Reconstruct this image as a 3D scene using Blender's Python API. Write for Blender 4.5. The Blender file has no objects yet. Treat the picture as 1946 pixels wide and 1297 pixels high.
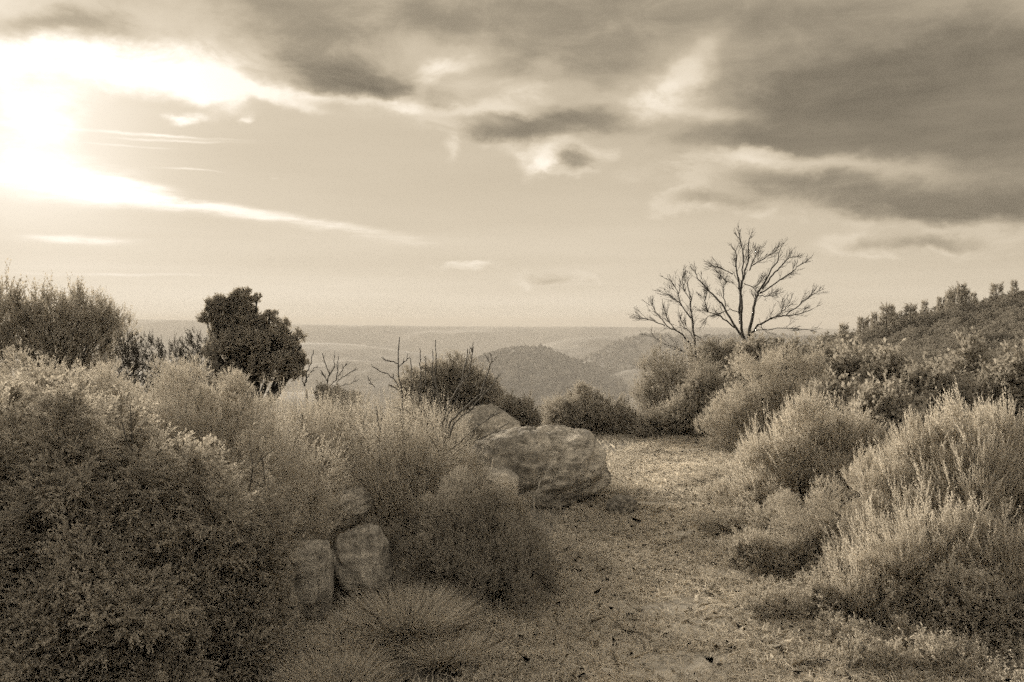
import bpy, math, random
import numpy as np
from mathutils import Vector
random.seed(7)
S = bpy.context.scene
COL = S.collection
R = math.radians

# ------------------------------------------------------------------ camera
F = 1718.0                     # focal length in photograph pixels (1946 wide)
CX, HY, CAMZ = 973.0, 610.0, 1.6
cam_d = bpy.data.cameras.new('camera'); cam = bpy.data.objects.new('camera', cam_d); COL.objects.link(cam)
cam.location = (0, 0, CAMZ); cam.rotation_euler = (R(90), 0, 0)
cam_d.sensor_width = 36; cam_d.lens = 36 * F / 1946; cam_d.shift_y = -38.5 / 1946
cam_d.clip_start = 0.1; cam_d.clip_end = 60000
S.camera = cam

def at(px, py, d):
    return np.array([d * (px - CX) / F, d, CAMZ - d * (py - HY) / F])

# ------------------------------------------------------------------ light, sky, exposure
SUN_PX, SUN_PY = 60, 235
sd = Vector(((SUN_PX - CX) / F, 1, (HY - SUN_PY) / F)).normalized()
SUN_EL = math.asin(sd.z); SUN_AZ = math.atan2(sd.x, sd.y)
TINT = (1.0, 0.895, 0.73)
S.view_settings.view_transform = 'Standard'; S.view_settings.look = 'None'
S.view_settings.gamma = 1; S.view_settings.use_curve_mapping = False
S.view_settings.exposure = 2.3
S.cycles.use_denoising = False
S.cycles.max_bounces = 8; S.cycles.diffuse_bounces = 6; S.cycles.glossy_bounces = 1
S.cycles.transmission_bounces = 3; S.cycles.volume_bounces = 1; S.cycles.transparent_max_bounces = 4
S.cycles.use_adaptive_sampling = True; S.cycles.adaptive_threshold = 0.035; S.cycles.adaptive_min_samples = 20

sun_l = bpy.data.lights.new('sun', 'SUN'); sun_l.energy = 2.15; sun_l.angle = R(12)
sun_l.color = (1.0, 0.90, 0.76)
sun = bpy.data.objects.new('sun', sun_l); COL.objects.link(sun)
sun.rotation_euler = (-sd).to_track_quat('-Z', 'Y').to_euler()

class G:                       # small node-graph helper
    def __init__(s, nt): s.nt = nt
    def n(s, t, **k):
        nd = s.nt.nodes.new(t)
        for a, v in k.items(): setattr(nd, a, v)
        return nd
    def put(s, nd, i, v):
        if v is None: return
        if isinstance(v, bpy.types.NodeSocket): s.nt.links.new(v, nd.inputs[i])
        else: nd.inputs[i].default_value = v
    def m(s, op, a, b=None, c=None, clamp=False):
        nd = s.n('ShaderNodeMath', operation=op, use_clamp=clamp)
        s.put(nd, 0, a); s.put(nd, 1, b); s.put(nd, 2, c)
        return nd.outputs[0]
    def v(s, op, a, b=None, out=0):
        nd = s.n('ShaderNodeVectorMath', operation=op); s.put(nd, 0, a); s.put(nd, 1, b)
        return nd.outputs[out]
    def xyz(s, x, y, z=0.0):
        nd = s.n('ShaderNodeCombineXYZ'); s.put(nd, 0, x); s.put(nd, 1, y); s.put(nd, 2, z); return nd.outputs[0]
    def noise(s, vec, sc, det=4, rough=.55, dist=0.0):
        nd = s.n('ShaderNodeTexNoise'); s.put(nd, 'Vector', vec)
        nd.inputs['Scale'].default_value = sc; nd.inputs['Detail'].default_value = det
        nd.inputs['Roughness'].default_value = rough; nd.inputs['Distortion'].default_value = dist
        return nd.outputs[0]
    def smooth(s, x, a, b, lo=0.0, hi=1.0):
        nd = s.n('ShaderNodeMapRange', interpolation_type='SMOOTHSTEP'); s.put(nd, 0, x)
        nd.inputs[1].default_value = a; nd.inputs[2].default_value = b
        nd.inputs[3].default_value = lo; nd.inputs[4].default_value = hi
        return nd.outputs[0]
    def mixf(s, f, a, b):
        return s.m('ADD', s.m('MULTIPLY', a, s.m('SUBTRACT', 1.0, f)), s.m('MULTIPLY', b, f))

W = bpy.data.worlds.new('World'); S.world = W; W.use_nodes = True
nt = W.node_tree; nt.nodes.clear(); g = G(nt)
SKY_K = 0.1
def build_sky():
    tc = g.n('ShaderNodeTexCoord'); d = tc.outputs['Generated']
    sp = g.n('ShaderNodeSeparateXYZ'); nt.links.new(d, sp.inputs[0]); x, y, z = sp.outputs
    sky = g.n('ShaderNodeTexSky', sky_type='NISHITA', sun_disc=False, sun_elevation=SUN_EL, sun_rotation=SUN_AZ,
              air_density=1.0, dust_density=1.5)
    bw = g.n('ShaderNodeRGBToBW'); nt.links.new(sky.outputs[0], bw.inputs[0])
    nish = bw.outputs[0]
    az = g.m('ARCTAN2', x, y); el = g.m('ARCSINE', g.m('MAXIMUM', g.m('MINIMUM', z, 1.0), -1.0))
    q = g.v('SCALE', g.xyz(az, el), None); q.node.inputs['Scale'].default_value = 1.0
    zz = g.m('ADD', g.m('MAXIMUM', z, 0.0), 0.10)
    pl = g.xyz(g.m('DIVIDE', x, zz), g.m('DIVIDE', y, zz), 3.1)       # flat cloud deck
    strk = g.xyz(g.m('MULTIPLY', x, 1.0), y, g.m('MULTIPLY', z, 7.0))  # horizontal streaks
    soft = g.noise(strk, 2.6, 5, .55)
    deck = g.noise(pl, 1.5, 5, .52, .3)
    fine = g.noise(g.xyz(x, y, g.m('MULTIPLY', z, 2.2)), 11.0, 9, .64, .5)
    mid = g.noise(g.xyz(x, y, g.m('MULTIPLY', z, 2.0)), 5.0, 3, .5)
    nz = g.n('ShaderNodeTexNoise'); nt.links.new(g.xyz(x, y, g.m('MULTIPLY', z, 1.8)), nz.inputs['Vector'])
    nz.inputs['Scale'].default_value = 9.0; nz.inputs['Detail'].default_value = 8; nz.inputs['Roughness'].default_value = .6
    wv = g.v('SUBTRACT', nz.outputs['Color'], (.5, .5, .5))
    def warp(px):
        s_ = g.v('MULTIPLY', wv, (px * 2 / F, px * 1.3 / F, 0)); return g.v('ADD', q, s_)
    qw, qs = warp(85), warp(16)
    def blobs(src, lst):
        tot = None
        for (px, py, sx, sy, rot, amp) in lst:
            a = math.atan((px - CX) / F); e = math.atan((HY - py) / F * math.cos(a)); ca = math.cos(a)
            dv = g.v('SUBTRACT', src, (a, e, 0))
            c_, s_ = math.cos(R(rot)), math.sin(R(rot))       # rot: clockwise in the picture
            X = g.v('DOT_PRODUCT', dv, (c_ * F / sx / ca ** 2, -s_ * F / sx, 0), 1)
            Y = g.v('DOT_PRODUCT', dv, (s_ * F / sy, c_ * F / sy / ca, 0), 1)
            r2 = g.m('ADD', g.m('MULTIPLY', X, X), g.m('MULTIPLY', Y, Y))
            v_ = g.m('MULTIPLY', g.m('EXPONENT', g.m('MULTIPLY', r2, -0.5)), amp)
            tot = v_ if tot is None else g.m('ADD', tot, v_)
        return tot
    dark = blobs(qw, [
        (1850, 110, 190, 60, 0, .3), (1480, 195, 90, 30, 10, .25),
        (1760, 190, 240, 85, 0, 1.15), (1540, 255, 190, 34, 3, .7), (1500, 120, 150, 60, 0, .35), (2000, 250, 160, 80, 0, .8),
        (640, 125, 120, 42, 8, .75), (720, 172, 90, 18, 4, .35), (1060, 232, 130, 26, 4, .75), (950, 262, 60, 16, 0, .5),
        (1130, 120, 110, 40, 0, .5), (960, 120, 80, 26, -15, .25), (1090, 302, 45, 14, 0, .55), (1350, 380, 90, 13, 0, .45),
        (1620, 372, 150, 24, 8, .6), (1840, 385, 140, 26, 0, .75), (1745, 466, 105, 15, 0, .6), (1045, 534, 52, 8, 2, .5),
        (1500, 345, 90, 12, 8, .3), (130, 60, 110, 26, 0, .8), (900, 30, 700, 40, 0, .7)])
    bright = blobs(qw, [
        (260, 120, 150, 34, 4, .95), (410, 160, 50, 28, 40, .7), (50, 225, 100, 120, 0, .5), (800, 165, 48, 16, -55, .55), (880, 112, 60, 12, -12, .4),
        (620, 192, 120, 10, 5, .5), (930, 208, 90, 10, 0, .6), (1290, 150, 85, 26, -38, .75), (1340, 215, 90, 18, 0, .6),
        (860, 285, 16, 22, 0, .6), (1030, 308, 30, 20, -30, .75), (1000, 170, 70, 20, -10, .45), (560, 205, 60, 12, 15, .6), (1420, 290, 60, 14, 5, .5), (1110, 285, 50, 9, 10, .5), (1220, 340, 60, 22, 0, .4), (1480, 302, 150, 15, 6, .55),
        (1700, 330, 150, 12, 6, .3), (890, 512, 60, 6, 0, .5), (365, 228, 22, 9, -10, .8), (458, 236, 10, 6, 0, .5)])
    cirrus = blobs(qs, [
        (300, 258, 120, 2.6, 0, .55), (330, 268, 100, 2.2, -1, .5), (250, 278, 80, 2, 0, .35), (160, 360, 130, 26, 5, .5), (130, 320, 110, 24, 3, .35), (300, 385, 130, 10, 7, .8), (470, 405, 150, 8, 8, .65), (640, 432, 110, 8, 9, .4), (250, 350, 80, 5, 6, .5),
        (365, 323, 40, 1.8, 2, .5), (150, 455, 90, 7, 1, .6), (700, 455, 260, 14, 1, .2), (520, 338, 9, 1.4, 0, .4), (180, 522, 160, 3, 0, .25),
        (520, 528, 300, 3, 0, .15)])
    c = g.m('MAXIMUM', g.v('DOT_PRODUCT', d, tuple(sd), 1), 0.0)
    glow = g.m('ADD', g.m('MULTIPLY', g.m('POWER', c, 9.0), .02), g.m('MULTIPLY', g.m('POWER', c, 45.0), .05))
    glow = g.m('ADD', glow, g.m('MULTIPLY', g.m('POWER', c, 200.0), .14))
    # luminances before exposure
    base = g.m('ADD', g.m('MINIMUM', g.m('MULTIPLY', nish, SKY_K * .10), .075), .205)
    base = g.m('ADD', base, g.m('MULTIPLY', g.m('SUBTRACT', soft, .5), .06))
    lowb = g.m('MULTIPLY', g.smooth(el, 0.0, .17, 1.0, 0.0), .05)
    base = g.m('ADD', base, lowb)
    band = g.m('MULTIPLY', g.m('SUBTRACT', g.noise(g.xyz(x, y, g.m('MULTIPLY', z, 22.0)), 1.6, 4, .5), .5), g.smooth(el, .02, .16, .10, 0.0))
    base = g.m('ADD', base, band)
    up = g.smooth(el, .34, .62)                                        # cloud deck above the frame
    dens = g.m('MULTIPLY', dark, g.m('ADD', .2, g.m('MULTIPLY', fine, 1.6)))
    dens = g.m('ADD', dens, g.m('MULTIPLY', up, g.m('MULTIPLY', deck, .45)))
    dens = g.m('ADD', dens, g.m('MULTIPLY', g.m('SUBTRACT', mid, .5), g.smooth(el, .1, .3, 0.0, .35)))
    behind = g.m('MULTIPLY', g.smooth(y, .55, .2), g.smooth(el, .05, .3))
    dens = g.m('ADD', dens, g.m('MULTIPLY', behind, g.m('SUBTRACT', deck, .45)))
    rim = g.m('MULTIPLY', g.smooth(dens, .05, .22), g.smooth(dens, .22, .5, 1.0, 0.0))
    a = g.smooth(dens, .18, .72)
    cloudlum = g.mixf(g.smooth(dens, .3, 1.15), .205, .10)
    cloudlum = g.m('ADD', cloudlum, g.m('MULTIPLY', g.m('SUBTRACT', soft, .5), .16))
    cloudlum = g.m('ADD', cloudlum, g.m('MULTIPLY', g.m('SUBTRACT', fine, .5), .07))
    L = g.mixf(a, base, cloudlum)
    L = g.m('ADD', L, g.m('MULTIPLY', g.m('MULTIPLY', rim, g.smooth(fine, .42, .6)), .05))
    br = g.m('MULTIPLY', bright, g.m('ADD', -.1, g.m('MULTIPLY', fine, 2.1)))
    L = g.m('ADD', L, g.m('MULTIPLY', g.smooth(br, .12, 1.0), g.m('ADD', .16, glow)))
    ci = g.m('MULTIPLY', cirrus, g.m('ADD', -.35, g.m('MULTIPLY', g.noise(strk, 11.0, 7, .66), 2.5)))
    L = g.m('ADD', L, g.m('MULTIPLY', g.smooth(ci, .08, 1.0), g.m('ADD', .17, g.m('MULTIPLY', glow, .4))))
    L = g.m('ADD', L, g.m('MULTIPLY', glow, g.m('SUBTRACT', 1.0, g.m('MULTIPLY', a, .75))))
    L = g.m('MULTIPLY', L, g.smooth(z, -.25, 0.0, .6, 1.0))
    unseen = g.m('MAXIMUM', g.smooth(el, .36, .6), g.smooth(y, .5, .1))  # sky out of view brightened as added fill light for the foliage
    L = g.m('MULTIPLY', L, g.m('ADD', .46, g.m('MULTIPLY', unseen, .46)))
    tm = g.n('ShaderNodeMix', data_type='RGBA'); g.put(tm, 0, g.smooth(L, .08, .32)); tm.inputs[6].default_value = (1, .845, .62, 1); tm.inputs[7].default_value = (1, .94, .86, 1)
    col = g.n('ShaderNodeVectorMath', operation='SCALE'); nt.links.new(tm.outputs[2], col.inputs[0]); g.put(col, 'Scale', L)
    bg = g.n('ShaderNodeBackground'); nt.links.new(col.outputs[0], bg.inputs[0])
    bg.inputs[1].default_value = SKY_K
    # background strength 0.1: bring the luminances to the sky's physical scale
    col2 = g.n('ShaderNodeVectorMath', operation='SCALE'); nt.links.new(col.outputs[0], col2.inputs[0]); col2.inputs['Scale'].default_value = 1 / SKY_K
    nt.links.new(col2.outputs[0], bg.inputs[0])
    out = g.n('ShaderNodeOutputWorld'); nt.links.new(bg.outputs[0], out.inputs[0])
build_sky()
W.cycles.sampling_method = 'MANUAL'; W.cycles.sample_map_resolution = 1024

# ------------------------------------------------------------------ helpers
def tag(o, label=None, cat=None, group=None, kind=None):
    for k, v in (('label', label), ('category', cat), ('group', group), ('kind', kind)):
        if v: o[k] = v
    return o
def empty(name, loc, rz=0):
    o = bpy.data.objects.new(name, None); o.empty_display_size = .2
    o.location = tuple(float(c) for c in loc); o.rotation_euler = (0, 0, rz); COL.objects.link(o); return o
def mesh_obj(name, V, FA, mat, parent=None, attrs=None, smooth=False, tri=None):
    """V (n,3) array; FA (m,k) int array of k-gons, or list of such arrays"""
    me = bpy.data.meshes.new(name)
    fl = FA if isinstance(FA, list) else [FA]
    V = np.asarray(V, np.float32)
    me.vertices.add(len(V)); me.vertices.foreach_set('co', V.ravel())
    loops = np.concatenate([f.ravel() for f in fl]).astype(np.int32)
    tot = np.concatenate([np.full(len(f), f.shape[1]) for f in fl]).astype(np.int32)
    me.loops.add(len(loops)); me.loops.foreach_set('vertex_index', loops)
    me.polygons.add(len(tot))
    me.polygons.foreach_set('loop_start', np.concatenate([[0], np.cumsum(tot)[:-1]]).astype(np.int32))
    me.polygons.foreach_set('loop_total', tot)
    if attrs:
        for k, a in attrs.items():
            at_ = me.attributes.new(k, 'FLOAT', 'POINT'); at_.data.foreach_set('value', np.asarray(a, np.float32))
    me.update(calc_edges=True)
    if smooth: me.shade_smooth()
    me.materials.append(mat)
    o = bpy.data.objects.new(name, me); COL.objects.link(o)
    if parent: o.parent = parent
    return o
def hash2(ix, iy, seed):
    h = (ix.astype(np.int64) * 374761393 + iy.astype(np.int64) * 668265263 + seed * 974711) & 0xffffffff
    h = ((h ^ (h >> 13)) * 1274126177) & 0xffffffff
    return ((h ^ (h >> 16)) & 0xffffff) / float(0xffffff)
def vnoise(x, y, seed=0):
    ix, iy = np.floor(x), np.floor(y); fx, fy = x - ix, y - iy
    fx = fx * fx * (3 - 2 * fx); fy = fy * fy * (3 - 2 * fy)
    a, b = hash2(ix, iy, seed), hash2(ix + 1, iy, seed); c, d = hash2(ix, iy + 1, seed), hash2(ix + 1, iy + 1, seed)
    return (a + (b - a) * fx) * (1 - fy) + (c + (d - c) * fx) * fy
def fbm(x, y, seed=0, oc=4, gain=.5):
    x = np.asarray(x, float); y = np.asarray(y, float)
    t = 0; a = 1; n = 0
    for i in range(oc):
        t = t + a * (vnoise(x * 2 ** i, y * 2 ** i, seed + i) - .5); n += a; a *= gain
    return t / n * 2
def sstep(x, a, b):
    t = np.clip((x - a) / (b - a), 0, 1); return t * t * (3 - 2 * t)
def unit(a): return a / np.maximum(np.linalg.norm(a, axis=-1, keepdims=True), 1e-9)

# ------------------------------------------------------------------ materials
MT = (1.0, 0.905, 0.745)
def grey(v): return (v * MT[0], v * MT[1], v * MT[2], 1)
def new_mat(name):
    m = bpy.data.materials.new(name); m.use_nodes = True; m.node_tree.nodes.clear(); return m, G(m.node_tree)
def leaf_mat(name, lo, hi, trans=.35, gloss=.0):
    m, q = new_mat(name); nt = m.node_tree
    a = q.n('ShaderNodeAttribute', attribute_name='tint')
    oi = q.n('ShaderNodeObjectInfo')
    v = q.m('ADD', a.outputs['Fac'], q.m('MULTIPLY', q.m('SUBTRACT', oi.outputs['Random'], .5), .16), clamp=True)
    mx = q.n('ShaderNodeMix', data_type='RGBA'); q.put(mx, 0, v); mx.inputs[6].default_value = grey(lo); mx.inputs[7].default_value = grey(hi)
    di = q.n('ShaderNodeBsdfDiffuse'); nt.links.new(mx.outputs[2], di.inputs[0])
    tr = q.n('ShaderNodeBsdfTranslucent'); nt.links.new(mx.outputs[2], tr.inputs[0])
    ms = q.n('ShaderNodeMixShader'); ms.inputs[0].default_value = trans
    nt.links.new(di.outputs[0], ms.inputs[1]); nt.links.new(tr.outputs[0], ms.inputs[2]); last = ms.outputs[0]
    if gloss:
        gl = q.n('ShaderNodeBsdfGlossy'); gl.inputs['Roughness'].default_value = .45; gl.inputs[0].default_value = grey(.8)
        m2 = q.n('ShaderNodeMixShader'); m2.inputs[0].default_value = gloss
        nt.links.new(last, m2.inputs[1]); nt.links.new(gl.outputs[0], m2.inputs[2]); last = m2.outputs[0]
    o = q.n('ShaderNodeOutputMaterial'); nt.links.new(last, o.inputs[0]); return m
def surf_mat(name, stops, layers, bump=None, rough=.95):
    """layers: [(scale, weight, detail, stretch)] noise summed -> ramp"""
    m, q = new_mat(name); nt = m.node_tree
    geo = q.n('ShaderNodeNewGeometry'); P = geo.outputs['Position']
    tot = None
    for sc, w, det, st in layers:
        n_ = q.noise(q.v('MULTIPLY', P, st), sc, det, .6)
        n_ = q.m('MULTIPLY', q.m('SUBTRACT', n_, .5), w); tot = n_ if tot is None else q.m('ADD', tot, n_)
    tot = q.m('ADD', tot, .5, clamp=True)
    cr = q.n('ShaderNodeValToRGB'); q.put(cr, 0, tot)
    e = cr.color_ramp.elements; e[0].position, e[0].color = stops[0][0], grey(stops[0][1]); e[1].position, e[1].color = stops[-1][0], grey(stops[-1][1])
    for p_, v_ in stops[1:-1]: k = e.new(p_); k.color = grey(v_)
    b = q.n('ShaderNodeBsdfPrincipled'); nt.links.new(cr.outputs[0], b.inputs['Base Color']); b.inputs['Roughness'].default_value = rough
    b.inputs['Specular IOR Level'].default_value = .2
    if bump:
        sc, dist = bump
        bn = q.n('ShaderNodeBump'); bn.inputs['Distance'].default_value = dist; bn.inputs['Strength'].default_value = .9
        q.put(bn, 'Height', q.noise(P, sc, 6, .65)); nt.links.new(bn.outputs[0], b.inputs['Normal'])
    o = q.n('ShaderNodeOutputMaterial'); nt.links.new(b.outputs[0], o.inputs[0]); return m
M = {}
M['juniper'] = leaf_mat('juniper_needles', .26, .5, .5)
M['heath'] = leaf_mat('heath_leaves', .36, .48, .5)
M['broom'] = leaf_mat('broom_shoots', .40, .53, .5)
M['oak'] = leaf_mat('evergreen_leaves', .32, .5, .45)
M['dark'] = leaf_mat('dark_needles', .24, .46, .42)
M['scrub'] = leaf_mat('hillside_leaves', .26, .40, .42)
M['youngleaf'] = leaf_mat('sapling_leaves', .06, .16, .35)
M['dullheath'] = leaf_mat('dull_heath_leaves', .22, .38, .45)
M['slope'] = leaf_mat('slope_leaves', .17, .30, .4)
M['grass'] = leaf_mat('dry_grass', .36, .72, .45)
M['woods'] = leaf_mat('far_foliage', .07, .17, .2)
M['bark'] = surf_mat('grey_bark', [(.2, .05), (.8, .14)], [(30, 1.2, 4, (1, 1, .2))], (60, .01))
M['darkbark'] = surf_mat('dark_bark', [(.2, .02), (.8, .05)], [(30, 1.2, 4, (1, 1, .2))])
M['twig'] = surf_mat('pale_twig', [(.2, .16), (.8, .36)], [(40, 1.2, 3, (1, 1, .2))])
M['ground'] = surf_mat('scrub_ground', [(.15, .06), (.5, .11), (.85, .2)], [(.9, .8, 5, (1, 1, 1)), (14, 1.0, 5, (1, 1, 1))], (40, .02))
M['path'] = surf_mat('trodden_straw_path', [(.15, .16), (.45, .3), (.85, .5)], [(1.3, 1.0, 4, (.6, 1.6, 1)), (16, 1.1, 5, (.5, 1.6, 1)), (70, .7, 3, (.5, 1.5, 1))], (55, .008))
M['hill'] = surf_mat('far_hillside', [(.3, .05), (.5, .12), (.75, .2)], [(.004, 1.2, 5, (1, 1, 1)), (.05, .6, 5, (1, 1, 1))])
M['valley'] = surf_mat('valley_fields', [(.3, .07), (.5, .13), (.75, .24)], [(.003, 1.2, 5, (1, 1, 1)), (.03, .5, 5, (1, 1, 1))])

def rock_mat(name, lichen=None):
    m, q = new_mat(name); nt = m.node_tree
    P = q.n('ShaderNodeTexCoord').outputs['Object']
    n1 = q.noise(P, 2.2, 6, .6); n2 = q.noise(P, 22, 8, .8); n3 = q.noise(q.v('MULTIPLY', P, (1, 1, 6)), 3.5, 5, .6, .5)
    t = q.m('ADD', q.m('MULTIPLY', n1, .45), q.m('ADD', q.m('MULTIPLY', n2, .5), q.m('MULTIPLY', n3, .35)))
    cr = q.n('ShaderNodeValToRGB'); q.put(cr, 0, t); e = cr.color_ramp.elements
    e[0].position, e[0].color = .48, grey(.07); e[1].position, e[1].color = .82, grey(.68); k = e.new(.63); k.color = grey(.27)
    col = cr.outputs[0]
    if lichen is not None:      # dark round lichen patch with a paler ring
        c, r = lichen
        dd = q.v('DISTANCE', P, tuple(c), 1)
        dd = q.m('ADD', dd, q.m('MULTIPLY', q.m('SUBTRACT', q.noise(P, 9, 4, .6), .5), r * .5))
        inn = q.smooth(dd, r * .75, r * .95, 1.0, 0.0)
        mx = q.n('ShaderNodeMix', data_type='RGBA'); q.put(mx, 0, q.m('MULTIPLY', inn, q.smooth(n2, .35, .6, .9, .25)))
        nt.links.new(col, mx.inputs[6]); mx.inputs[7].default_value = grey(.06); col = mx.outputs[2]
    b = q.n('ShaderNodeBsdfPrincipled'); nt.links.new(col, b.inputs['Base Color']); b.inputs['Roughness'].default_value = .95; b.inputs['Specular IOR Level'].default_value = .15
    bn = q.n('ShaderNodeBump'); bn.inputs['Distance'].default_value = .07; q.put(bn, 'Height', t); nt.links.new(bn.outputs[0], b.inputs['Normal'])
    o = q.n('ShaderNodeOutputMaterial'); nt.links.new(b.outputs[0], o.inputs[0]); return m

# ------------------------------------------------------------------ terrain
VALLEY = -170.0
def ztop_right(u70):            # height of the right-hand ridge 70 m away, by x
    return np.interp(u70, [5, 14, 18, 22, 25, 28, 31, 34, 37, 45, 60, 90], [-9, -4, -2.2, -1.5, -.8, .1, 1.0, 1.8, 2.3, 3.8, 6, 8])
def Gz(x, y):
    x = np.asarray(x, float); y = np.asarray(y, float)
    r = np.hypot(x, y * 1.0)
    u = x / np.maximum(np.abs(y), 3.0)
    d = np.maximum(y - 13, 0)
    drop = -(.34 * d * d / (d + 7))
    side = np.maximum(-x - 9, 0); drop = drop - .2 * side * side / (side + 8)
    drop = np.maximum(drop, VALLEY - 2)
    yy = np.clip(y, 0, 400)
    tr = ztop_right(x) * sstep(yy, 10, 70)
    tr = np.where(yy > 72, tr - .22 * (yy - 72), tr)
    tr = tr - np.maximum(y - 400, 0) * .3
    s = sstep(x - (2.2 + .24 * np.clip(y, 0, 70)), -1.5, 6)
    z = drop * (1 - s) + np.maximum(tr, VALLEY - 2) * s
    z = np.where(y < 0, z * 1, z)
    z = z + .05 * fbm(x * .7, y * .7, 3, 3) * sstep(np.abs(x - 1) + np.maximum(y - 10, 0), 0.6, 2.0)
    far = sstep(np.hypot(x, y), 60, 900)
    z = z + far * 14 * fbm(x / 240, y / 240, 11, 4)
    back = sstep(-y, 20, 300); z = z * (1 - back) + (-60 * sstep(-y, 20, 900)) * back
    return np.maximum(z, VALLEY + 10 * fbm(x / 500, y / 500, 5, 3))
az = np.concatenate([np.linspace(-180, -42, 70)[:-1], np.linspace(-42, 42, 260), np.linspace(42, 180, 70)[1:]])
rad = np.concatenate([[0.0], np.geomspace(.6, 60, 110), np.geomspace(62, 12000, 115)])
A_, R_ = np.meshgrid(np.radians(az), rad, indexing='ij')
X_ = R_ * np.sin(A_); Y_ = R_ * np.cos(A_)
V_ = np.stack([X_, Y_, Gz(X_, Y_)], -1).reshape(-1, 3)
na, nr = A_.shape
i_, j_ = np.meshgrid(np.arange(na - 1), np.arange(nr - 1), indexing='ij')
b_ = (i_ * nr + j_).ravel()
gobj = mesh_obj('ground', V_, np.stack([b_, b_ + 1, b_ + nr + 1, b_ + nr], 1)[:, ::-1], M['ground'], smooth=True)
tag(gobj, kind='structure')

# far slopes of the ground use the valley material: a second slot by distance
gobj.data.materials.append(M['valley'])
cr_ = np.array([rad[j] for j in (b_ % nr)]); gobj.data.polygons.foreach_set('material_index', (cr_ > 150).astype(np.int32))

# trodden path
PATH = [(1.0, 1.2, 1.15), (.95, 3.0, 1.1), (.98, 4.2, 1.05), (1.0, 5.2, .95), (1.2, 6.6, .78), (1.42, 8, .72), (1.65, 9.3, .78), (1.9, 10.4, .75), (2.6, 11.6, .7), (3.4, 12.6, .6)]
pp = np.array(PATH); tt = np.linspace(0, len(pp) - 1, 130)
px_ = np.interp(tt, np.arange(len(pp)), pp[:, 0]); py_ = np.interp(tt, np.arange(len(pp)), pp[:, 1]); pw_ = np.interp(tt, np.arange(len(pp)), pp[:, 2])
ss = np.linspace(-1, 1, 34)
wob = 1 + .16 * fbm(py_ * 1.7, py_ * 0 + 2, 8, 3)
PX = px_[:, None] + ss[None] * (pw_ * wob)[:, None]; PY = np.repeat(py_[:, None], 34, 1)
PZ = Gz(PX, PY) + .012 + .02 * (fbm(PX * 4, PY * 6, 21, 4) + .6).clip(0) - .035 * np.abs(ss[None]) ** 6
Vp = np.stack([PX, PY, PZ], -1).reshape(-1, 3)
i_, j_ = np.meshgrid(np.arange(129), np.arange(33), indexing='ij'); b_ = (i_ * 34 + j_).ravel()
tag(mesh_obj('path', Vp, np.stack([b_, b_ + 1, b_ + 35, b_ + 34], 1), M['path'], smooth=True), kind='structure')

# far hills
def ridge(name, dist, prof, depth, zb, seed, mat='hill', nx=160, nyv=40, rough=.06, fold=.5):
    prof = np.array(prof, float)
    sx = np.linspace(prof[0, 0], prof[-1, 0], nx); top = np.interp(sx, prof[:, 0], prof[:, 1])
    k = np.ones(7) / 7; top = np.convolve(np.pad(top, 3, 'edge'), k, 'valid')
    T = np.linspace(-1, 1, nyv)
    X = np.repeat(((sx - CX) / F * dist)[:, None], nyv, 1); ztop = CAMZ - (top - HY) / F * dist
    Y = dist + T[None] * depth + 0 * X
    n = fbm(X / depth * 2.2, Y / depth * 2.2, seed, 5)
    bell = np.clip(1 - np.abs(T[None]) ** 1.35 + fold * n * np.abs(T[None]) * (1 - np.abs(T[None])) * 2, 0, 1.02)
    endf = np.minimum(sstep(np.arange(nx), 0, 30), sstep(-np.arange(nx), -(nx - 1), -(nx - 31)))[:, None] if nx < 300 else np.ones((nx, 1))
    H = (ztop[:, None] - zb) * bell * endf
    Z = zb + H + rough * depth * .05 * fbm(X / 30, Y / 30, seed + 9, 3) * (np.abs(T[None]) < .9)
    V = np.stack([X, Y, Z], -1).reshape(-1, 3)
    i, j = np.meshgrid(np.arange(nx - 1), np.arange(nyv - 1), indexing='ij'); b = (i * nyv + j).ravel()
    o = mesh_obj(name, V, np.stack([b, b + nyv, b + nyv + 1, b + 1], 1), M[mat], smooth=True)
    tag(o, kind='structure')
    return X, Y, Z
ridge('plateau', 3800, [(-900, 604), (-200, 604), (240, 605), (380, 607.5), (580, 616.5), (680, 618.5), (1000, 621), (1150, 622), (1450, 623.5), (1600, 626), (2000, 630), (2900, 634)], 600, VALLEY, 31, nx=300, rough=0)
ridge('hill', 2500, [(240, 690), (380, 664), (500, 652), (620, 652), (700, 657), (770, 668), (850, 682), (930, 700), (1080, 716)], 700, VALLEY, 33)
ridge('hill', 2400, [(880, 712), (960, 680), (1010, 660), (1060, 648), (1110, 641), (1150, 641), (1200, 648), (1260, 655), (1320, 668), (1500, 700)], 600, VALLEY, 35)
hA = ridge('wooded_hill', 1600, [(680, 790), (800, 730), (860, 700), (890, 690), (920, 680), (965, 664), (1000, 662), (1030, 663), (1060, 674), (1100, 690), (1150, 702), (1190, 716), (1240, 738), (1300, 760), (1400, 790)], 480, VALLEY, 37, fold=.8)
hB = ridge('wooded_hill', 1900, [(960, 760), (1080, 705), (1120, 680), (1150, 662), (1180, 650), (1215, 640), (1235, 637), (1262, 640), (1300, 645), (1360, 642), (1440, 640), (1520, 643), (1600, 650), (1760, 672)], 520, VALLEY, 39)
ridge('hill', 1300, [(1120, 800), (1180, 768), (1230, 748), (1300, 735), (1380, 722), (1460, 715), (1560, 712)], 420, VALLEY - 10, 41, fold=.9)
ridge('hill', 1200, [(300, 800), (420, 760), (520, 752), (640, 768), (720, 790), (800, 815)], 380, VALLEY - 20, 43, fold=.9)

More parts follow.
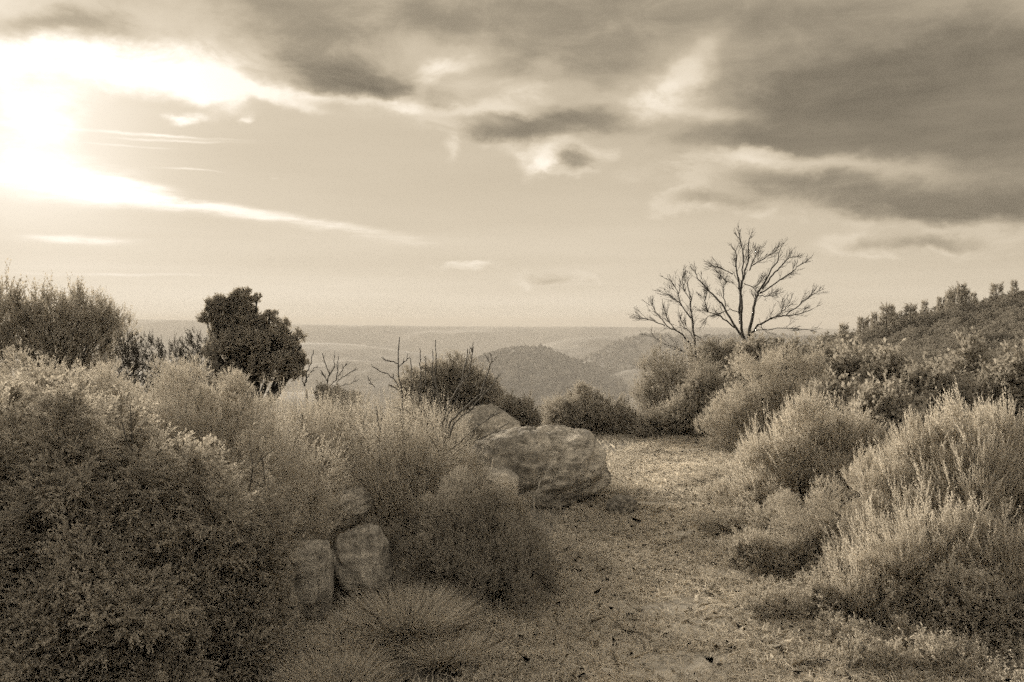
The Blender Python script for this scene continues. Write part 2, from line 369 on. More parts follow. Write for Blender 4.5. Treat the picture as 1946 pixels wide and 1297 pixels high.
ridge('hill', 1500, [(980, 780), (1060, 742), (1140, 718), (1210, 703), (1290, 698), (1380, 704), (1480, 730)], 260, VALLEY, 45, fold=.9)
ridge('hill', 2100, [(460, 720), (560, 694), (650, 682), (760, 690), (860, 712), (960, 750)], 330, VALLEY, 47, fold=.9)
def woods(name, surf, n, h, seed, keep=.9):
    rng = np.random.default_rng(seed); X, Y, Z = surf; nx, ny = X.shape
    i = rng.uniform(2, nx - 3, n); t = rng.uniform(2, ny / 2 + 3, n)
    i0, t0 = i.astype(int), t.astype(int); fi, ft = i - i0, t - t0
    def bl(A): return (A[i0, t0] * (1 - fi) + A[i0 + 1, t0] * fi) * (1 - ft) + (A[i0, t0 + 1] * (1 - fi) + A[i0 + 1, t0 + 1] * fi) * ft
    P = np.stack([bl(X), bl(Y), bl(Z) - h * .15], -1)
    m = fbm(P[:, 0] / 90, P[:, 1] / 90, seed, 3) > -.25; P = P[m]; n = len(P)
    s = h * rng.uniform(.5, 1.25, n)
    ring = 5; a = np.arange(ring) * 2 * math.pi / ring
    base = np.concatenate([np.stack([np.cos(a) * .45, np.sin(a) * .45, np.full(ring, .12)], 1), np.stack([np.cos(a + .6) * .4, np.sin(a + .6) * .4, np.full(ring, .62)], 1), [[0, 0, 1.0]]])
    V = base[None] * s[:, None, None] * rng.uniform(.75, 1.25, (n, 11, 1)) + P[:, None]
    q = np.array([[k, (k + 1) % 5, 5 + (k + 1) % 5, 5 + k] for k in range(5)]); tr = np.array([[5 + k, 5 + (k + 1) % 5, 10] for k in range(5)])
    off = np.arange(n)[:, None, None] * 11
    tint = np.repeat(rng.uniform(0, 1, n), 11)
    tag(mesh_obj(name, V.reshape(-1, 3), [(q[None] + off).reshape(-1, 4), (tr[None] + off).reshape(-1, 3)], M['woods'], attrs={'tint': tint}, smooth=True), kind='stuff')
woods('woods', hA, 5200, 9, 51); woods('woods', hB, 4200, 10, 52)

# ------------------------------------------------------------------ haze
bx = (-12600, 12600, -12600, 12600, VALLEY - 25, 21)
Vb = np.array([[x, y, z] for x in bx[:2] for y in bx[2:4] for z in bx[4:]])
Fb = np.array([[0, 1, 3, 2], [4, 6, 7, 5], [0, 4, 5, 1], [2, 3, 7, 6], [0, 2, 6, 4], [1, 5, 7, 3]])
hm, hq = new_mat('haze_air')
pv = hq.n('ShaderNodeVolumePrincipled'); pv.inputs['Color'].default_value = (.44, .418, .382, 1); pv.inputs['Density'].default_value = 0.0003; pv.inputs['Anisotropy'].default_value = .1
ho = hq.n('ShaderNodeOutputMaterial'); hm.node_tree.links.new(pv.outputs[0], ho.inputs['Volume'])
tag(mesh_obj('haze', Vb, Fb, hm), kind='stuff')

# ------------------------------------------------------------------ plant builders
def tubes(paths, sides=4):
    """paths: list of (pts (n,3), radii (n,)) -> V, F"""
    Vs, Fs, o = [], [], 0
    a = np.arange(sides) * 2 * math.pi / sides
    for P, r in paths:
        P = np.asarray(P, float); n = len(P)
        T = unit(np.gradient(P, axis=0)); ref = np.array([.3, 1, .1]) if abs(T[0, 1]) < .8 else np.array([1, .2, .1])
        U = unit(np.cross(T, ref)); W_ = np.cross(T, U)
        V = P[:, None] + np.asarray(r)[:, None, None] * (U[:, None] * np.cos(a)[None, :, None] + W_[:, None] * np.sin(a)[None, :, None])
        Vs.append(V.reshape(-1, 3)); b = o + (np.arange(n - 1)[:, None] * sides + np.arange(sides)[None])
        b2 = o + (np.arange(n - 1)[:, None] * sides + (np.arange(sides)[None] + 1) % sides)
        Fs.append(np.stack([b, b2, b2 + sides, b + sides], -1).reshape(-1, 4)); o += n * sides
    return np.concatenate(Vs), np.concatenate(Fs)
def leaf_quads(P, D, L, Wd, tint, rng):
    n = len(P); s = unit(np.cross(D, unit(rng.normal(size=(n, 3)))))
    L = np.broadcast_to(L, n)[:, None]; Wd = np.broadcast_to(Wd, n)[:, None]
    nrm = np.cross(D, s)
    mid = P + D * L * .5 + nrm * L * .12
    V = np.stack([P, mid - s * Wd, P + D * L, mid + s * Wd], 1)
    return V.reshape(-1, 3), np.repeat(tint, 4)
#            spray_len shoots/spray spread shoot_len leaves leaf_l  leaf_w  lean   up   sprays/m2
KIND = {
 'juniper': dict(sl=.16, ns=7, spread=.75, ln=.075, nl=15, L=.014, W=.0034, lean=.8, up=.25, dens=62, tip=.75, droop=.2),
 'heath':   dict(sl=.16, ns=5, spread=.55, ln=.085, nl=13, L=.012, W=.0032, lean=.9, up=.7, dens=66, tip=.6, droop=0),
 'heathup': dict(sl=.30, ns=5, spread=.40, ln=.12, nl=14, L=.010, W=.0027, lean=1.0, up=1.3, dens=46, tip=.6, droop=0),
 'broom':   dict(sl=.22, ns=5, spread=.36, ln=.16, nl=24, L=.019, W=.0030, lean=.5, up=1.0, dens=42, tip=.45, droop=0),
 'cushion': dict(sl=.09, ns=5, spread=.8, ln=.05, nl=10, L=.010, W=.0035, lean=.9, up=.5, dens=120, tip=.6, droop=0),
 'herb':    dict(sl=.07, ns=4, spread=1.1, ln=.06, nl=8, L=.020, W=.0055, lean=1.0, up=.5, dens=80, tip=.5, droop=.1),
 'oak':     dict(sl=.22, ns=5, spread=.8, ln=.14, nl=7, L=.055, W=.016, lean=.95, up=.35, dens=34, tip=.3, droop=0),
 'sparse':  dict(sl=.30, ns=4, spread=.55, ln=.22, nl=9, L=.042, W=.010, lean=.7, up=.8, dens=14, tip=.3, droop=0),
 'dark':    dict(sl=.18, ns=6, spread=.8, ln=.10, nl=11, L=.026, W=.0065, lean=.8, up=.4, dens=44, tip=.4, droop=0),
 'scrub':   dict(sl=.20, ns=5, spread=.9, ln=.15, nl=8, L=.065, W=.018, lean=.9, up=.25, dens=11, tip=.6, droop=0),
}
def shoots(P, A, k, rng, scale=1.0, size=1.0):
    """sprays at P along axis A -> leaves + twig paths"""
    n = len(P); ns = k['ns']
    t = rng.uniform(.25, 1, (n, ns)); sl = k['sl'] * scale * rng.uniform(.6, 1.25, (n, 1))
    B = P[:, None] + A[:, None] * (t * sl)[..., None]
    D = unit(A[:, None] + k['spread'] * rng.normal(size=(n, ns, 3)) * .6 + np.array([0, 0, .25 * k['up']]))
    B = B.reshape(-1, 3); D = D.reshape(-1, 3); m = len(B)
    ln = k['ln'] * scale * rng.uniform(.55, 1.3, m)
    nl = k['nl']; tt = (np.arange(nl) + rng.uniform(0, 1, (m, nl))) / nl
    bend = np.array([0, 0, .35 * min(k['up'], 1) - k['droop']])
    pos = B[:, None] + D[:, None] * (tt * ln[:, None])[..., None] + bend * (tt ** 2 * ln[:, None])[..., None]
    ld = unit(D[:, None] + k['lean'] * unit(rng.normal(size=(m, nl, 3))))
    sp_t = np.repeat(rng.normal(0, .13, n), ns)
    tint = .18 + sp_t[:, None] + k['tip'] * (tt ** 1.5) * .75 + rng.normal(0, .1, (m, nl))  # paler tips: young growth plus a sunlit-edge look put into the colour
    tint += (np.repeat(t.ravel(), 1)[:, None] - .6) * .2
    L = k['L'] * size * rng.uniform(.6, 1.3, m * nl) * np.repeat(1 - .35 * (tt.ravel() > .9), 1)
    return leaf_quads(pos.reshape(-1, 3), ld.reshape(-1, 3), L, k['W'] * size * rng.uniform(.7, 1.2, m * nl), np.clip(tint.ravel(), 0, 1), rng)
def hull_points(C, Rd, k, rng, dens, up):
    Ps, As = [], []
    for i, (c, r) in enumerate(zip(C, Rd)):
        n = int(dens * 4 * math.pi * r * r * .8) + 3
        d = unit(rng.normal(size=(n, 3))); keep = d[:, 2] > -.75; d = d[keep]
        lump = 1 + .22 * np.sin(d[:, 0] * 5 + i) * np.sin(d[:, 1] * 6 + 2 * i) + .18 * np.sin(d[:, 2] * 7 + d[:, 0] * 9 + i * 3)
        inner = rng.uniform(0, 1, len(d)); rr = r * lump * np.where(inner < .25, rng.uniform(.35, .8, len(d)), rng.uniform(.78, 1.0, len(d)))
        P = c + d * rr[:, None]
        a = unit(d + np.array([0, 0, up]) + .25 * rng.normal(size=d.shape))
        P = P - a * k['sl'] * .6
        ok = np.ones(len(P), bool)
        for j, (c2, r2) in enumerate(zip(C, Rd)):
            if j != i: ok &= np.linalg.norm(P - c2, axis=1) > r2 * .62
        Ps.append(P[ok]); As.append(a[ok])
    return np.concatenate(Ps), np.concatenate(As)
def stems_for(base, C, Rd, rng, n_per=3, r0=.012, fine=True):
    paths = []
    for c, r in zip(C, Rd):
        for _ in range(n_per):
            tgt = c + unit(rng.normal(size=3) + [0, 0, .5 * (n_per > 3)]) * r * (rng.uniform(.3, .8) if n_per < 4 else rng.uniform(.7, 1.35)); s = base + np.append(rng.normal(size=2) * .06, -.03)
            t = np.linspace(0, 1, 7)[:, None]; mid = (s + tgt) / 2 + rng.normal(size=3) * .12 * np.linalg.norm(tgt - s) + [0, 0, -.05]
            P = (1 - t) ** 2 * s + 2 * t * (1 - t) * mid + t ** 2 * tgt
            P[1:-1] += rng.normal(size=(5, 3)) * .015
            paths.append((P, np.linspace(r0, r0 * .25, 7)))
            if fine:
                for _ in range(4):
                    k = rng.integers(3, 7); e = P[k] + unit(rng.normal(size=3) + [0, 0, .6]) * r * rng.uniform(.3, .8)
                    paths.append((np.array([P[k], (P[k] + e) / 2 + rng.normal(size=3) * .02, e]), np.array([r0 * .4, r0 * .25, r0 * .12])))
    return paths
COUNT = [0]
#         unit radius, sprays per m2 of hull, leaf size factor, variants
CLUMP = {'juniper': (.18, 200, 1.2, 3), 'heath': (.27, 190, 1.2, 3), 'heathup': (.26, 150, 1.15, 2), 'broom': (.27, 115, 1.2, 3), 'herb': (.15, 200, 1.0, 3),
         'oak': (.25, 95, 1.15, 3), 'sparse': (.44, 24, 1.3, 2), 'dark': (.28, 170, .95, 3)}
LIB = {}
def clump_mesh(kind, mat, var):
    """one lobe of foliage of this kind: a lumpy dome of sprays round its centre, shared by every lobe that looks like it"""
    key = (kind, mat, var)
    if key in LIB: return LIB[key]
    r, dens, size, nv = CLUMP[kind]; k = KIND[kind]; rng = np.random.default_rng(sum(map(ord, kind)) * 7 + var)
    P, A = hull_points(np.array([[0., 0., 0.]]), np.array([r]), k, rng, dens, k['up'])
    V, tint = shoots(P, A, k, rng, 1.0, size); n = len(V) // 4
    same = LIB.get((kind, var))
    o = mesh_obj('foliage', V, np.arange(n * 4).reshape(-1, 4), M[mat], attrs={'tint': tint}) if same is None else None
    me = o.data if same is None else same.copy()
    if same is None: LIB[(kind, var)] = me; bpy.data.objects.remove(o)
    else: me.materials.clear(); me.materials.append(M[mat])
    LIB[key] = me; return me
def bush(name, label, cat, kind, mat, d, lobes, group=None, seed=0, dens=1.0, size=1.0, scale=1.0, base=None, stem='bark', r0=.012, stemvis=2, skirt=True, back=True, sub=0, fringe=0):
    """lobes: (px, py, radius px[, depth shift m]) read off the photograph and placed at distance d; each becomes a foliage part"""
    rng = np.random.default_rng(1000 + seed); C, Rd = [], []
    for l in lobes:
        dd = d + (l[3] if len(l) > 3 else rng.uniform(-.35, .35) * l[2] / F * d)
        C.append(at(l[0], l[1], dd)); Rd.append(l[2] / F * dd)
    C = np.array(C); Rd = np.array(Rd); n0 = len(C)
    if skirt:                     # the bush fills down to the ground
        for i in range(n0):
            g0 = float(Gz(C[i, 0], C[i, 1])); z = C[i, 2]; r = Rd[i]
            while z - r * .55 > g0 and len(C) < 60:
                z -= r * 1.05; r = r * .98
                c2 = np.array([C[i, 0] + rng.normal() * .15 * r, C[i, 1] + .12 * r, max(z, g0 + r * .35)])
                if min(np.linalg.norm(C - c2, axis=1) / Rd) > .55: C = np.vstack([C, c2]); Rd = np.append(Rd, r)
    if back:                      # and is about as deep as it is wide
        w = (C[:n0, 0].max() - C[:n0, 0].min()) / 2
        if w > Rd.mean() * .8:
            for i in range(n0):
                C = np.vstack([C, C[i] + [0, min(w, .8) * rng.uniform(.5, 1.0), -.15 * Rd[i]]]); Rd = np.append(Rd, Rd[i] * .9)
    Cs, Rs = C[:n0].copy(), Rd[:n0].copy()
    if sub:                       # lumpy crown: smaller lobes standing out of each big one, with dark gaps between
        C2, R2 = [], []
        for c, r in zip(C, Rd):
            for q_ in range(sub):
                dv = unit(rng.normal(size=3) + [0, -.35, .3]); rr = r * rng.uniform(.28, .52)
                C2.append(c + dv * (r - rr * .4) * rng.uniform(.85, 1.15)); R2.append(rr)
            C2.append(c + [0, .1 * r, -.1 * r]); R2.append(r * (.62 if sub > 2 else .85))
        C, Rd = np.array(C2), np.array(R2)
    wsum = (Rd ** 2)[:, None]; cen = (C * wsum).sum(0) / wsum.sum()
    bx_, by_ = (cen[0], cen[1]) if base is None else ((base[0] - CX) / F * d, d)
    bp = np.array([bx_, by_, float(Gz(bx_, by_))])
    root = empty(name, bp); tag(root, label, cat, group)
    ur, _, _, nv = CLUMP[kind]
    for i in range(len(C)):
        o = bpy.data.objects.new('foliage', clump_mesh(kind, mat, int(rng.integers(nv)))); COL.objects.link(o); o.parent = root
        o.location = tuple(C[i] - bp); s_ = Rd[i] / ur * .95; o.scale = (s_ * rng.uniform(.9, 1.1), s_ * rng.uniform(.9, 1.1), s_ * rng.uniform(.9, 1.1))
        o.rotation_euler = (rng.normal() * .15, rng.normal() * .15, rng.uniform(0, 6.283))
    for i in range(len(Cs) if fringe else 0):
        o = bpy.data.objects.new('foliage', clump_mesh('sparse', mat, i % 2)); COL.objects.link(o); o.parent = root
        o.location = tuple(Cs[i] - bp); s_ = Rs[i] / .36 * fringe; o.scale = (s_, s_, s_); o.rotation_euler = (0, 0, rng.uniform(0, 6.28))
    V2, F2 = tubes(stems_for(bp, Cs, Rs, rng, stemvis, r0), 3); COUNT[0] += len(F2) * 2
    st_ = mesh_obj('stems', V2 - bp, F2, M[stem], root, smooth=True); st_['kind'] = 'stuff'
    return root
def copy_tree(o, parent=None):
    c = o.copy(); COL.objects.link(c)
    if parent: c.parent = parent
    for ch in o.children: copy_tree(ch, c)
    return c

# ------------------------------------------------------------------ foreground left
bush('juniper_bush', 'large dark juniper with pale feathery sprays filling the lower left', 'bush', 'juniper', 'juniper', 4.3,
     [(40, 860, 130, .3), (20, 1010, 170), (150, 880, 130), (190, 1000, 150, -.3), (300, 930, 120), (330, 1040, 130, -.35), (430, 1020, 105), (90, 1150, 170, -.4), (260, 1150, 150, -.4),
      (400, 1150, 120, -.2), (480, 1100, 90), (-80, 950, 180), (60, 1260, 150, -.5), (330, 1250, 130, -.3)], seed=1, back=False, r0=.018, sub=9)
bush('heath_bush', 'pale grey heath bush rising highest at the left edge behind the juniper', 'bush', 'heath', 'heath', 6.2,
     [(60, 760, 90), (-60, 755, 105), (150, 745, 75), (130, 830, 95, -.3), (20, 850, 110), (215, 775, 72)], seed=2, sub=3)
bush('heath_bush', 'broad pale heath bush below the round dark tree', 'bush', 'heath', 'heath', 6.0,
     [(300, 768, 72), (380, 765, 68), (450, 780, 68), (350, 835, 85, -.3), (450, 850, 90, -.3), (270, 830, 75)], seed=3, sub=3)
bush('heath_bush', 'pale heath bush between the juniper and the leaning mossy stone', 'bush', 'heath', 'heath', 5.3,
     [(500, 900, 85), (560, 950, 75), (480, 970, 80), (570, 1010, 55, -.2), (520, 1040, 60), (600, 900, 55, .2)], seed=4)
bush('heath_bush', 'upright pale heath with fine straight twigs left of the bare shrub', 'bush', 'heathup', 'heath', 6.8,
     [(540, 815, 60), (600, 838, 60), (650, 855, 68), (560, 880, 78), (700, 842, 50), (640, 910, 68)], seed=5, stem='darkbark', stemvis=7, r0=.006)
bush('heath_bush', 'airy twiggy heath around the foot of the bare shrub', 'bush', 'heathup', 'heath', 6.3,
     [(760, 850, 70), (820, 880, 70), (720, 910, 75), (800, 960, 80, -.2), (870, 930, 60), (700, 980, 60)], seed=6, stem='darkbark', stemvis=7, r0=.006)
bush('heath_bush', 'dark rounded heath bush leaning onto the left edge of the path', 'bush', 'heath', 'dullheath', 5.2,
     [(830, 1030, 75), (900, 1040, 85), (970, 1060, 75), (880, 1110, 85, -.15), (960, 1120, 70, -.1), (1010, 1110, 48), (800, 1090, 60), (1025, 1055, 38), (900, 1165, 80, -.3), (985, 1165, 60, -.3), (1040, 1120, 34), (850, 970, 62), (930, 985, 50)], seed=7, sub=4)
bush('heath_bush', 'small pale heath bush in front of the big boulder', 'bush', 'heath', 'heath', 6.3,
     [(890, 900, 40), (905, 945, 40), (950, 940, 38), (985, 975, 34), (930, 990, 46), (880, 970, 38), (1000, 1005, 30)], seed=8, sub=3)
bush('heath_bush', 'small grey heath tucked between the slanting rock and the rock pair', 'bush', 'heath', 'dullheath', 5.45,
     [(640, 1000, 26), (700, 1010, 24), (615, 1030, 24), (745, 1030, 28), (590, 1050, 22)], seed=10, skirt=False)
bush('heath_bush', 'pale low bush covering the ridge left of the big boulder', 'bush', 'heathup', 'heath', 8.2,
     [(680, 795, 38), (740, 800, 38), (800, 800, 40), (850, 820, 35), (620, 785, 35), (860, 860, 40)], seed=9, stem='darkbark', stemvis=4, r0=.005)

# ------------------------------------------------------------------ behind, left and centre
bush('shrub', 'tall fan-branched shrub with small leaves at the left edge against the sky', 'shrub', 'sparse', 'oak', 13,
     [(30, 620, 52), (95, 606, 44), (145, 598, 40), (190, 604, 30), (180, 650, 38), (120, 650, 44), (60, 660, 50), (205, 625, 26), (-30, 615, 60), (-90, 640, 60)], seed=11, fringe=.8, dens=3.2, size=.9, stem='darkbark', r0=.03, stemvis=3)
bush('evergreen_tree', 'round dark evergreen tree with a knobbly top standing alone on the skyline', 'tree', 'oak', 'oak', 13,
     [(412, 578, 17), (440, 568, 15), (466, 562, 16), (487, 570, 11), (398, 603, 17), (425, 603, 26), (458, 596, 22), (408, 632, 16), (440, 632, 34), (480, 634, 34), (508, 618, 20), (513, 598, 12), (530, 632, 24), (549, 648, 24), (500, 660, 44), (455, 665, 40),
      (562, 672, 18), (545, 690, 30), (520, 705, 38), (470, 700, 44), (420, 665, 22), (405, 675, 18), (572, 690, 12)],
     seed=12, stem='darkbark', r0=.04, back=False, sub=4)
for i, (x, y, r, sd_) in enumerate([(242, 662, 24, 0), (290, 668, 22, 1), (335, 672, 20, 2), (372, 665, 26, 3)]):
    bush('sapling', ['young leafy sapling just right of the fan-branched shrub', 'low leafy sapling, second from the fan-branched shrub, before the far plateau',
                     'low leafy sapling, third from the fan-branched shrub, before the far plateau', 'young leafy sapling touching the left side of the round dark tree'][i],
         'sapling', 'sparse', 'youngleaf', 11, [(x, y, r), (x + 12, y + 22, r)], 'leafy saplings on the skyline', seed=20 + i, dens=2.6, size=.8, scale=.8, stem='darkbark', r0=.012, back=False)
bush('juniper_bush', 'dark juniper behind the bare stems at the middle of the ridge', 'bush', 'dark', 'dark', 10.5,
     [(785, 735, 32), (830, 715, 30), (870, 712, 30), (900, 735, 38), (930, 755, 30), (850, 755, 42), (800, 765, 35)], seed=31, dens=1.2, size=.8)
bush('bush', 'small grey bush resting on top of the big boulder from behind', 'bush', 'dark', 'scrub', 9.6,
     [(965, 778, 24), (995, 785, 26), (960, 800, 28), (1010, 800, 16)], seed=32, dens=1.4, size=.7)
bush('juniper_bush', 'wide dark juniper where the path ends, right of the big boulder', 'bush', 'dark', 'dark', 13,
     [(1060, 790, 30), (1105, 775, 36), (1110, 745, 14), (1150, 800, 42), (1100, 815, 40), (1190, 815, 38), (1225, 830, 28), (1160, 835, 36)], seed=33, dens=1.25)
bush('bush', 'small dark bush on the ridge below the little bare sapling', 'bush', 'dark', 'dark', 10, [(640, 752, 16), (670, 758, 14), (612, 745, 14)], seed=34, dens=1.3, size=.8)

# ------------------------------------------------------------------ right of the path
bush('bush', 'loose leafy bush under the small leaning dead tree', 'bush', 'heathup', 'scrub', 13.5,
     [(1240, 705, 26), (1275, 725, 38), (1320, 720, 38), (1260, 765, 40), (1300, 790, 45), (1225, 750, 20), (1290, 835, 36), (1330, 800, 36), (1250, 820, 30)], seed=41, fringe=.9)
bush('bush', 'pale rounded bush standing where the path bends right', 'bush', 'heath', 'heath', 10.8,
     [(1400, 760, 48), (1375, 815, 44), (1440, 790, 52), (1365, 865, 36), (1410, 850, 48), (1445, 715, 42), (1490, 700, 42), (1520, 745, 52), (1500, 810, 56), (1470, 850, 44), (1545, 700, 36)], seed=42, sub=3)
bush('juniper_bush', 'dark juniper closing the gap between the path end and the pale rounded bush', 'bush', 'dark', 'dark', 12.2,
     [(1250, 815, 34), (1295, 800, 40), (1330, 770, 40), (1320, 835, 36), (1345, 730, 34)], seed=45)
bush('juniper_bush', 'dark juniper wrapped round the trunk of the tall dead tree', 'bush', 'dark', 'dark', 19,
     [(1350, 670, 24), (1375, 690, 26), (1340, 700, 24), (1390, 665, 18)], seed=43, size=1.2)
bush('bush', 'grey bush right behind the trunk of the tall dead tree', 'bush', 'oak', 'scrub', 17,
     [(1450, 680, 32), (1490, 690, 34), (1430, 700, 34), (1520, 700, 32), (1480, 720, 40)], seed=44, size=.7, dens=1.1)
for i, (x, y, r, d_) in enumerate([(1570, 700, 40, 20), (1635, 712, 42, 17), (1700, 720, 44, 16), (1590, 770, 46, 13), (1680, 790, 46, 12), (1770, 750, 46, 14), (1840, 720, 46, 16), (1920, 740, 50, 14)]):
    bush('bush', ['dark bush farthest back in the hollow right of the dead tree', 'dark bush in the hollow below the conifer slope', 'darkest bush in the middle of the hollow',
                  'dark bush showing between the tips of the nearer broom', 'dark bush in the gap between the two large brooms', 'grey bush behind the right-hand broom',
                  'grey bush on the lower slope near the right edge', 'grey bush behind the broom at the very right edge'][i], 'bush', 'oak', 'scrub' if i > 4 else 'dark', d_,
         [(x, y, r), (x + r * .8, y + r * .5, r * .8), (x - r * .8, y + r * .6, r * .8), (x, y + r, r)], 'bushes in the hollow', seed=50 + i, size=.7, dens=1.0)
bush('broom_bush', 'pale feathery broom with upright shoots right of the path', 'bush', 'broom', 'broom', 7.0,
     [(1545, 830, 60), (1480, 880, 62), (1610, 830, 60), (1560, 900, 80), (1500, 960, 80), (1600, 960, 85, -.2), (1430, 970, 48), (1660, 870, 50), (1440, 1010, 45)], seed=61, sub=2)
bush('broom_bush', 'nearest tall broom with long pale upright shoots at the right edge', 'bush', 'broom', 'broom', 5.4,
     [(1780, 880, 75), (1850, 860, 80), (1930, 870, 85), (1740, 960, 80), (1830, 980, 100, -.2), (1930, 1000, 100, -.2), (1700, 1030, 70), (1790, 1080, 85, -.2), (2010, 940, 90), (1690, 930, 45)], seed=62, sub=2)
bush('heath_bush', 'big pale feathery bush filling the corner below the nearest broom', 'bush', 'broom', 'broom', 4.7,
     [(1700, 1070, 78), (1790, 1055, 88), (1870, 1070, 88), (1640, 1110, 62), (1740, 1170, 85), (1840, 1180, 90), (1950, 1110, 95), (1930, 1210, 90)], seed=63, sub=2)
bush('heath_bush', 'rounded heath bush joined to the foot of the first broom, hemming in the path', 'bush', 'heath', 'heath', 5.6,
     [(1520, 1005, 62), (1590, 995, 66), (1460, 1045, 48), (1540, 1080, 66), (1620, 1060, 66), (1500, 1090, 50)], seed=64, sub=3)
low = [
    ('low pale heath at the path edge below the first broom', 5.7, [(1440, 1060, 44), (1480, 1050, 50), (1420, 1090, 34), (1500, 1090, 48)]),
    ('low heath under the middle of the first broom', 5.6, [(1550, 1040, 52), (1600, 1050, 54), (1570, 1090, 50)]),
    ('low heath between the feet of the two brooms', 5.1, [(1630, 1090, 52), (1690, 1110, 54), (1650, 1150, 50)]),
    ('low ragged heath bulging into the path near the bottom', 4.8, [(1520, 1140, 52), (1570, 1130, 50), (1480, 1160, 36), (1560, 1190, 50)]),
    ('low heath directly in front of the nearest broom', 4.6, [(1730, 1150, 62), (1790, 1150, 60), (1700, 1200, 60)]),
    ('wide low heath near the bottom right corner', 4.4, [(1860, 1140, 66), (1930, 1140, 70), (1880, 1210, 66), (1990, 1180, 66)]),
    ('low heath filling the space before the first broom', 6.2, [(1480, 1010, 50), (1540, 1005, 50), (1600, 1010, 50), (1650, 1030, 50)]),
    ('small heath at the left foot of the first broom', 6.7, [(1400, 1000, 34), (1440, 1010, 36), (1375, 1020, 24)]),
    ('small heath where the path narrows', 7.8, [(1375, 950, 26), (1400, 960, 28), (1350, 962, 16)]),
    ('small heath at the foot of the pale rounded bush', 8.6, [(1395, 915, 26), (1370, 920, 20), (1430, 925, 28)]),
    ('low heath at the bottom edge right of the path', 4.1, [(1640, 1240, 60), (1720, 1260, 64), (1580, 1265, 44), (1800, 1260, 64)])]
for i, (lb, d_, lobes) in enumerate(low):
    bush('heath_bush', lb, 'bush', 'herb', 'heath', d_, [(l[0] + random.uniform(-55, 55), l[1] + random.uniform(-14, 34), l[2] * random.uniform(.45, .85)) for l in lobes * 5], 'low heath right of the path', seed=70 + i, back=True, skirt=False)

# ------------------------------------------------------------------ hillside scrub (copies) and small conifers on its skyline
protos = []
for i in range(4):
    rng = np.random.default_rng(300 + i)
    C = np.array([[0, 0, .7], [.7, .2, .55], [-.65, .1, .6], [.1, .6, .5], [-.1, -.6, .5]]) * [1, 1, 1] + rng.normal(size=(5, 3)) * .12
    Rd = np.array([.75, .55, .55, .55, .5]) * rng.uniform(.85, 1.15, 5)
    k = dict(KIND['scrub']); P, A = hull_points(C, Rd, k, rng, 26, k['up'])
    V, tint = shoots(P, A, k, rng); n = len(V) // 4; COUNT[0] += 2 * n
    o = mesh_obj('scrub_bush', V, np.arange(n * 4).reshape(-1, 4), M['slope'], attrs={'tint': tint}); protos.append(o)
rng = np.random.default_rng(9); spots = []
for t in range(9000):
    d_ = rng.uniform(20, 76); px_r = rng.uniform(1440, 2230); x = (px_r - CX) / F * d_
    z = float(Gz(x, d_))
    if all((x - s[0]) ** 2 + (d_ - s[1]) ** 2 > (1.0 + .008 * d_) ** 2 * 1.25 for s in spots) and len(spots) < 298:
        py = HY - (z + 1.2 - CAMZ) / d_ * F
        if py < 740: spots.append((x, d_, z))
used = set()
for j, (x, y, z) in enumerate(spots):
    p = protos[j % 4]; o = p if (j % 4) not in used else p.copy()
    if (j % 4) in used: COL.objects.link(o)
    used.add(j % 4)
    s = rng.uniform(.9, 1.35); o.location = (x, y, z - .15); o.scale = (s, s, s * rng.uniform(.65, .9)); o.rotation_euler = (0, 0, rng.uniform(0, 6.28))
    tag(o, 'grey green scrub bush among many alike on the slope at the right', 'bush', 'scrub bushes covering the right slope')

def conifer(h, seed):
    rng = np.random.default_rng(seed); Ps, As = [], []
    n = 150; t = rng.uniform(.05, 1, n) ** .8; a = rng.uniform(0, 6.28, n); r = .30 * h * (1 - t) + .03
    P = np.stack([np.cos(a) * r * .35, np.sin(a) * r * .35, t * h], 1); A = unit(np.stack([np.cos(a), np.sin(a), .7 + 0 * a], 1))
    k = dict(sl=.30 * h * .5, ns=4, spread=.4, ln=.2, nl=7, L=.075, W=.014, lean=.6, up=.5, dens=1, tip=.4, droop=0)
    V, tint = shoots(P, A, k, rng); return V, tint
con_px = [(1600, 622), (1640, 610), (1660, 600), (1683, 586), (1692, 590), (1730, 586), (1757, 577), (1788, 570), (1806, 562), (1816, 553), (1827, 548), (1836, 556), (1852, 560), (1893, 546), (1930, 540)]
c_proto = []
for i in range(3):
    V, tint = conifer(1.6, 500 + i); n = len(V) // 4
    r_ = empty('conifer', (0, 0, 0)); mesh_obj('crown', V, np.arange(n * 4).reshape(-1, 4), M['dark'], r_, {'tint': tint})
    V2, F2 = tubes([(np.array([[0, 0, -.2], [0, 0, .8], [0, 0, 1.55]]), np.array([.04, .025, .008]))], 5)
    mesh_obj('trunk', V2, F2, M['darkbark'], r_); c_proto.append(r_)
for i, (px, py) in enumerate(con_px):
    r_ = c_proto[i] if i < 3 else copy_tree(c_proto[i % 3])
    d_ = 68 + (i * 37 % 5) - 2; x = (px - CX) / F * d_; z = float(Gz(x, d_)); top = CAMZ - (py - HY) / F * d_
    s = max(.7, min(2.6, (top - z) / 1.6)); r_.location = (x, d_, z); w_ = (.75, 1.0, .6, .9)[i % 4]; r_.scale = (s * w_, s * w_, s); r_.rotation_euler = (.05 * math.sin(i * 3), .06 * math.cos(i * 5), i)
    od = 'first second third fourth fifth sixth seventh eighth ninth tenth eleventh twelfth thirteenth fourteenth fifteenth sixteenth seventeenth eighteenth nineteenth twentieth'.split()[i]
    tag(r_, od + ' small dark conifer, counted from the left, along the crest of the right slope', 'tree', 'small conifers along the crest')

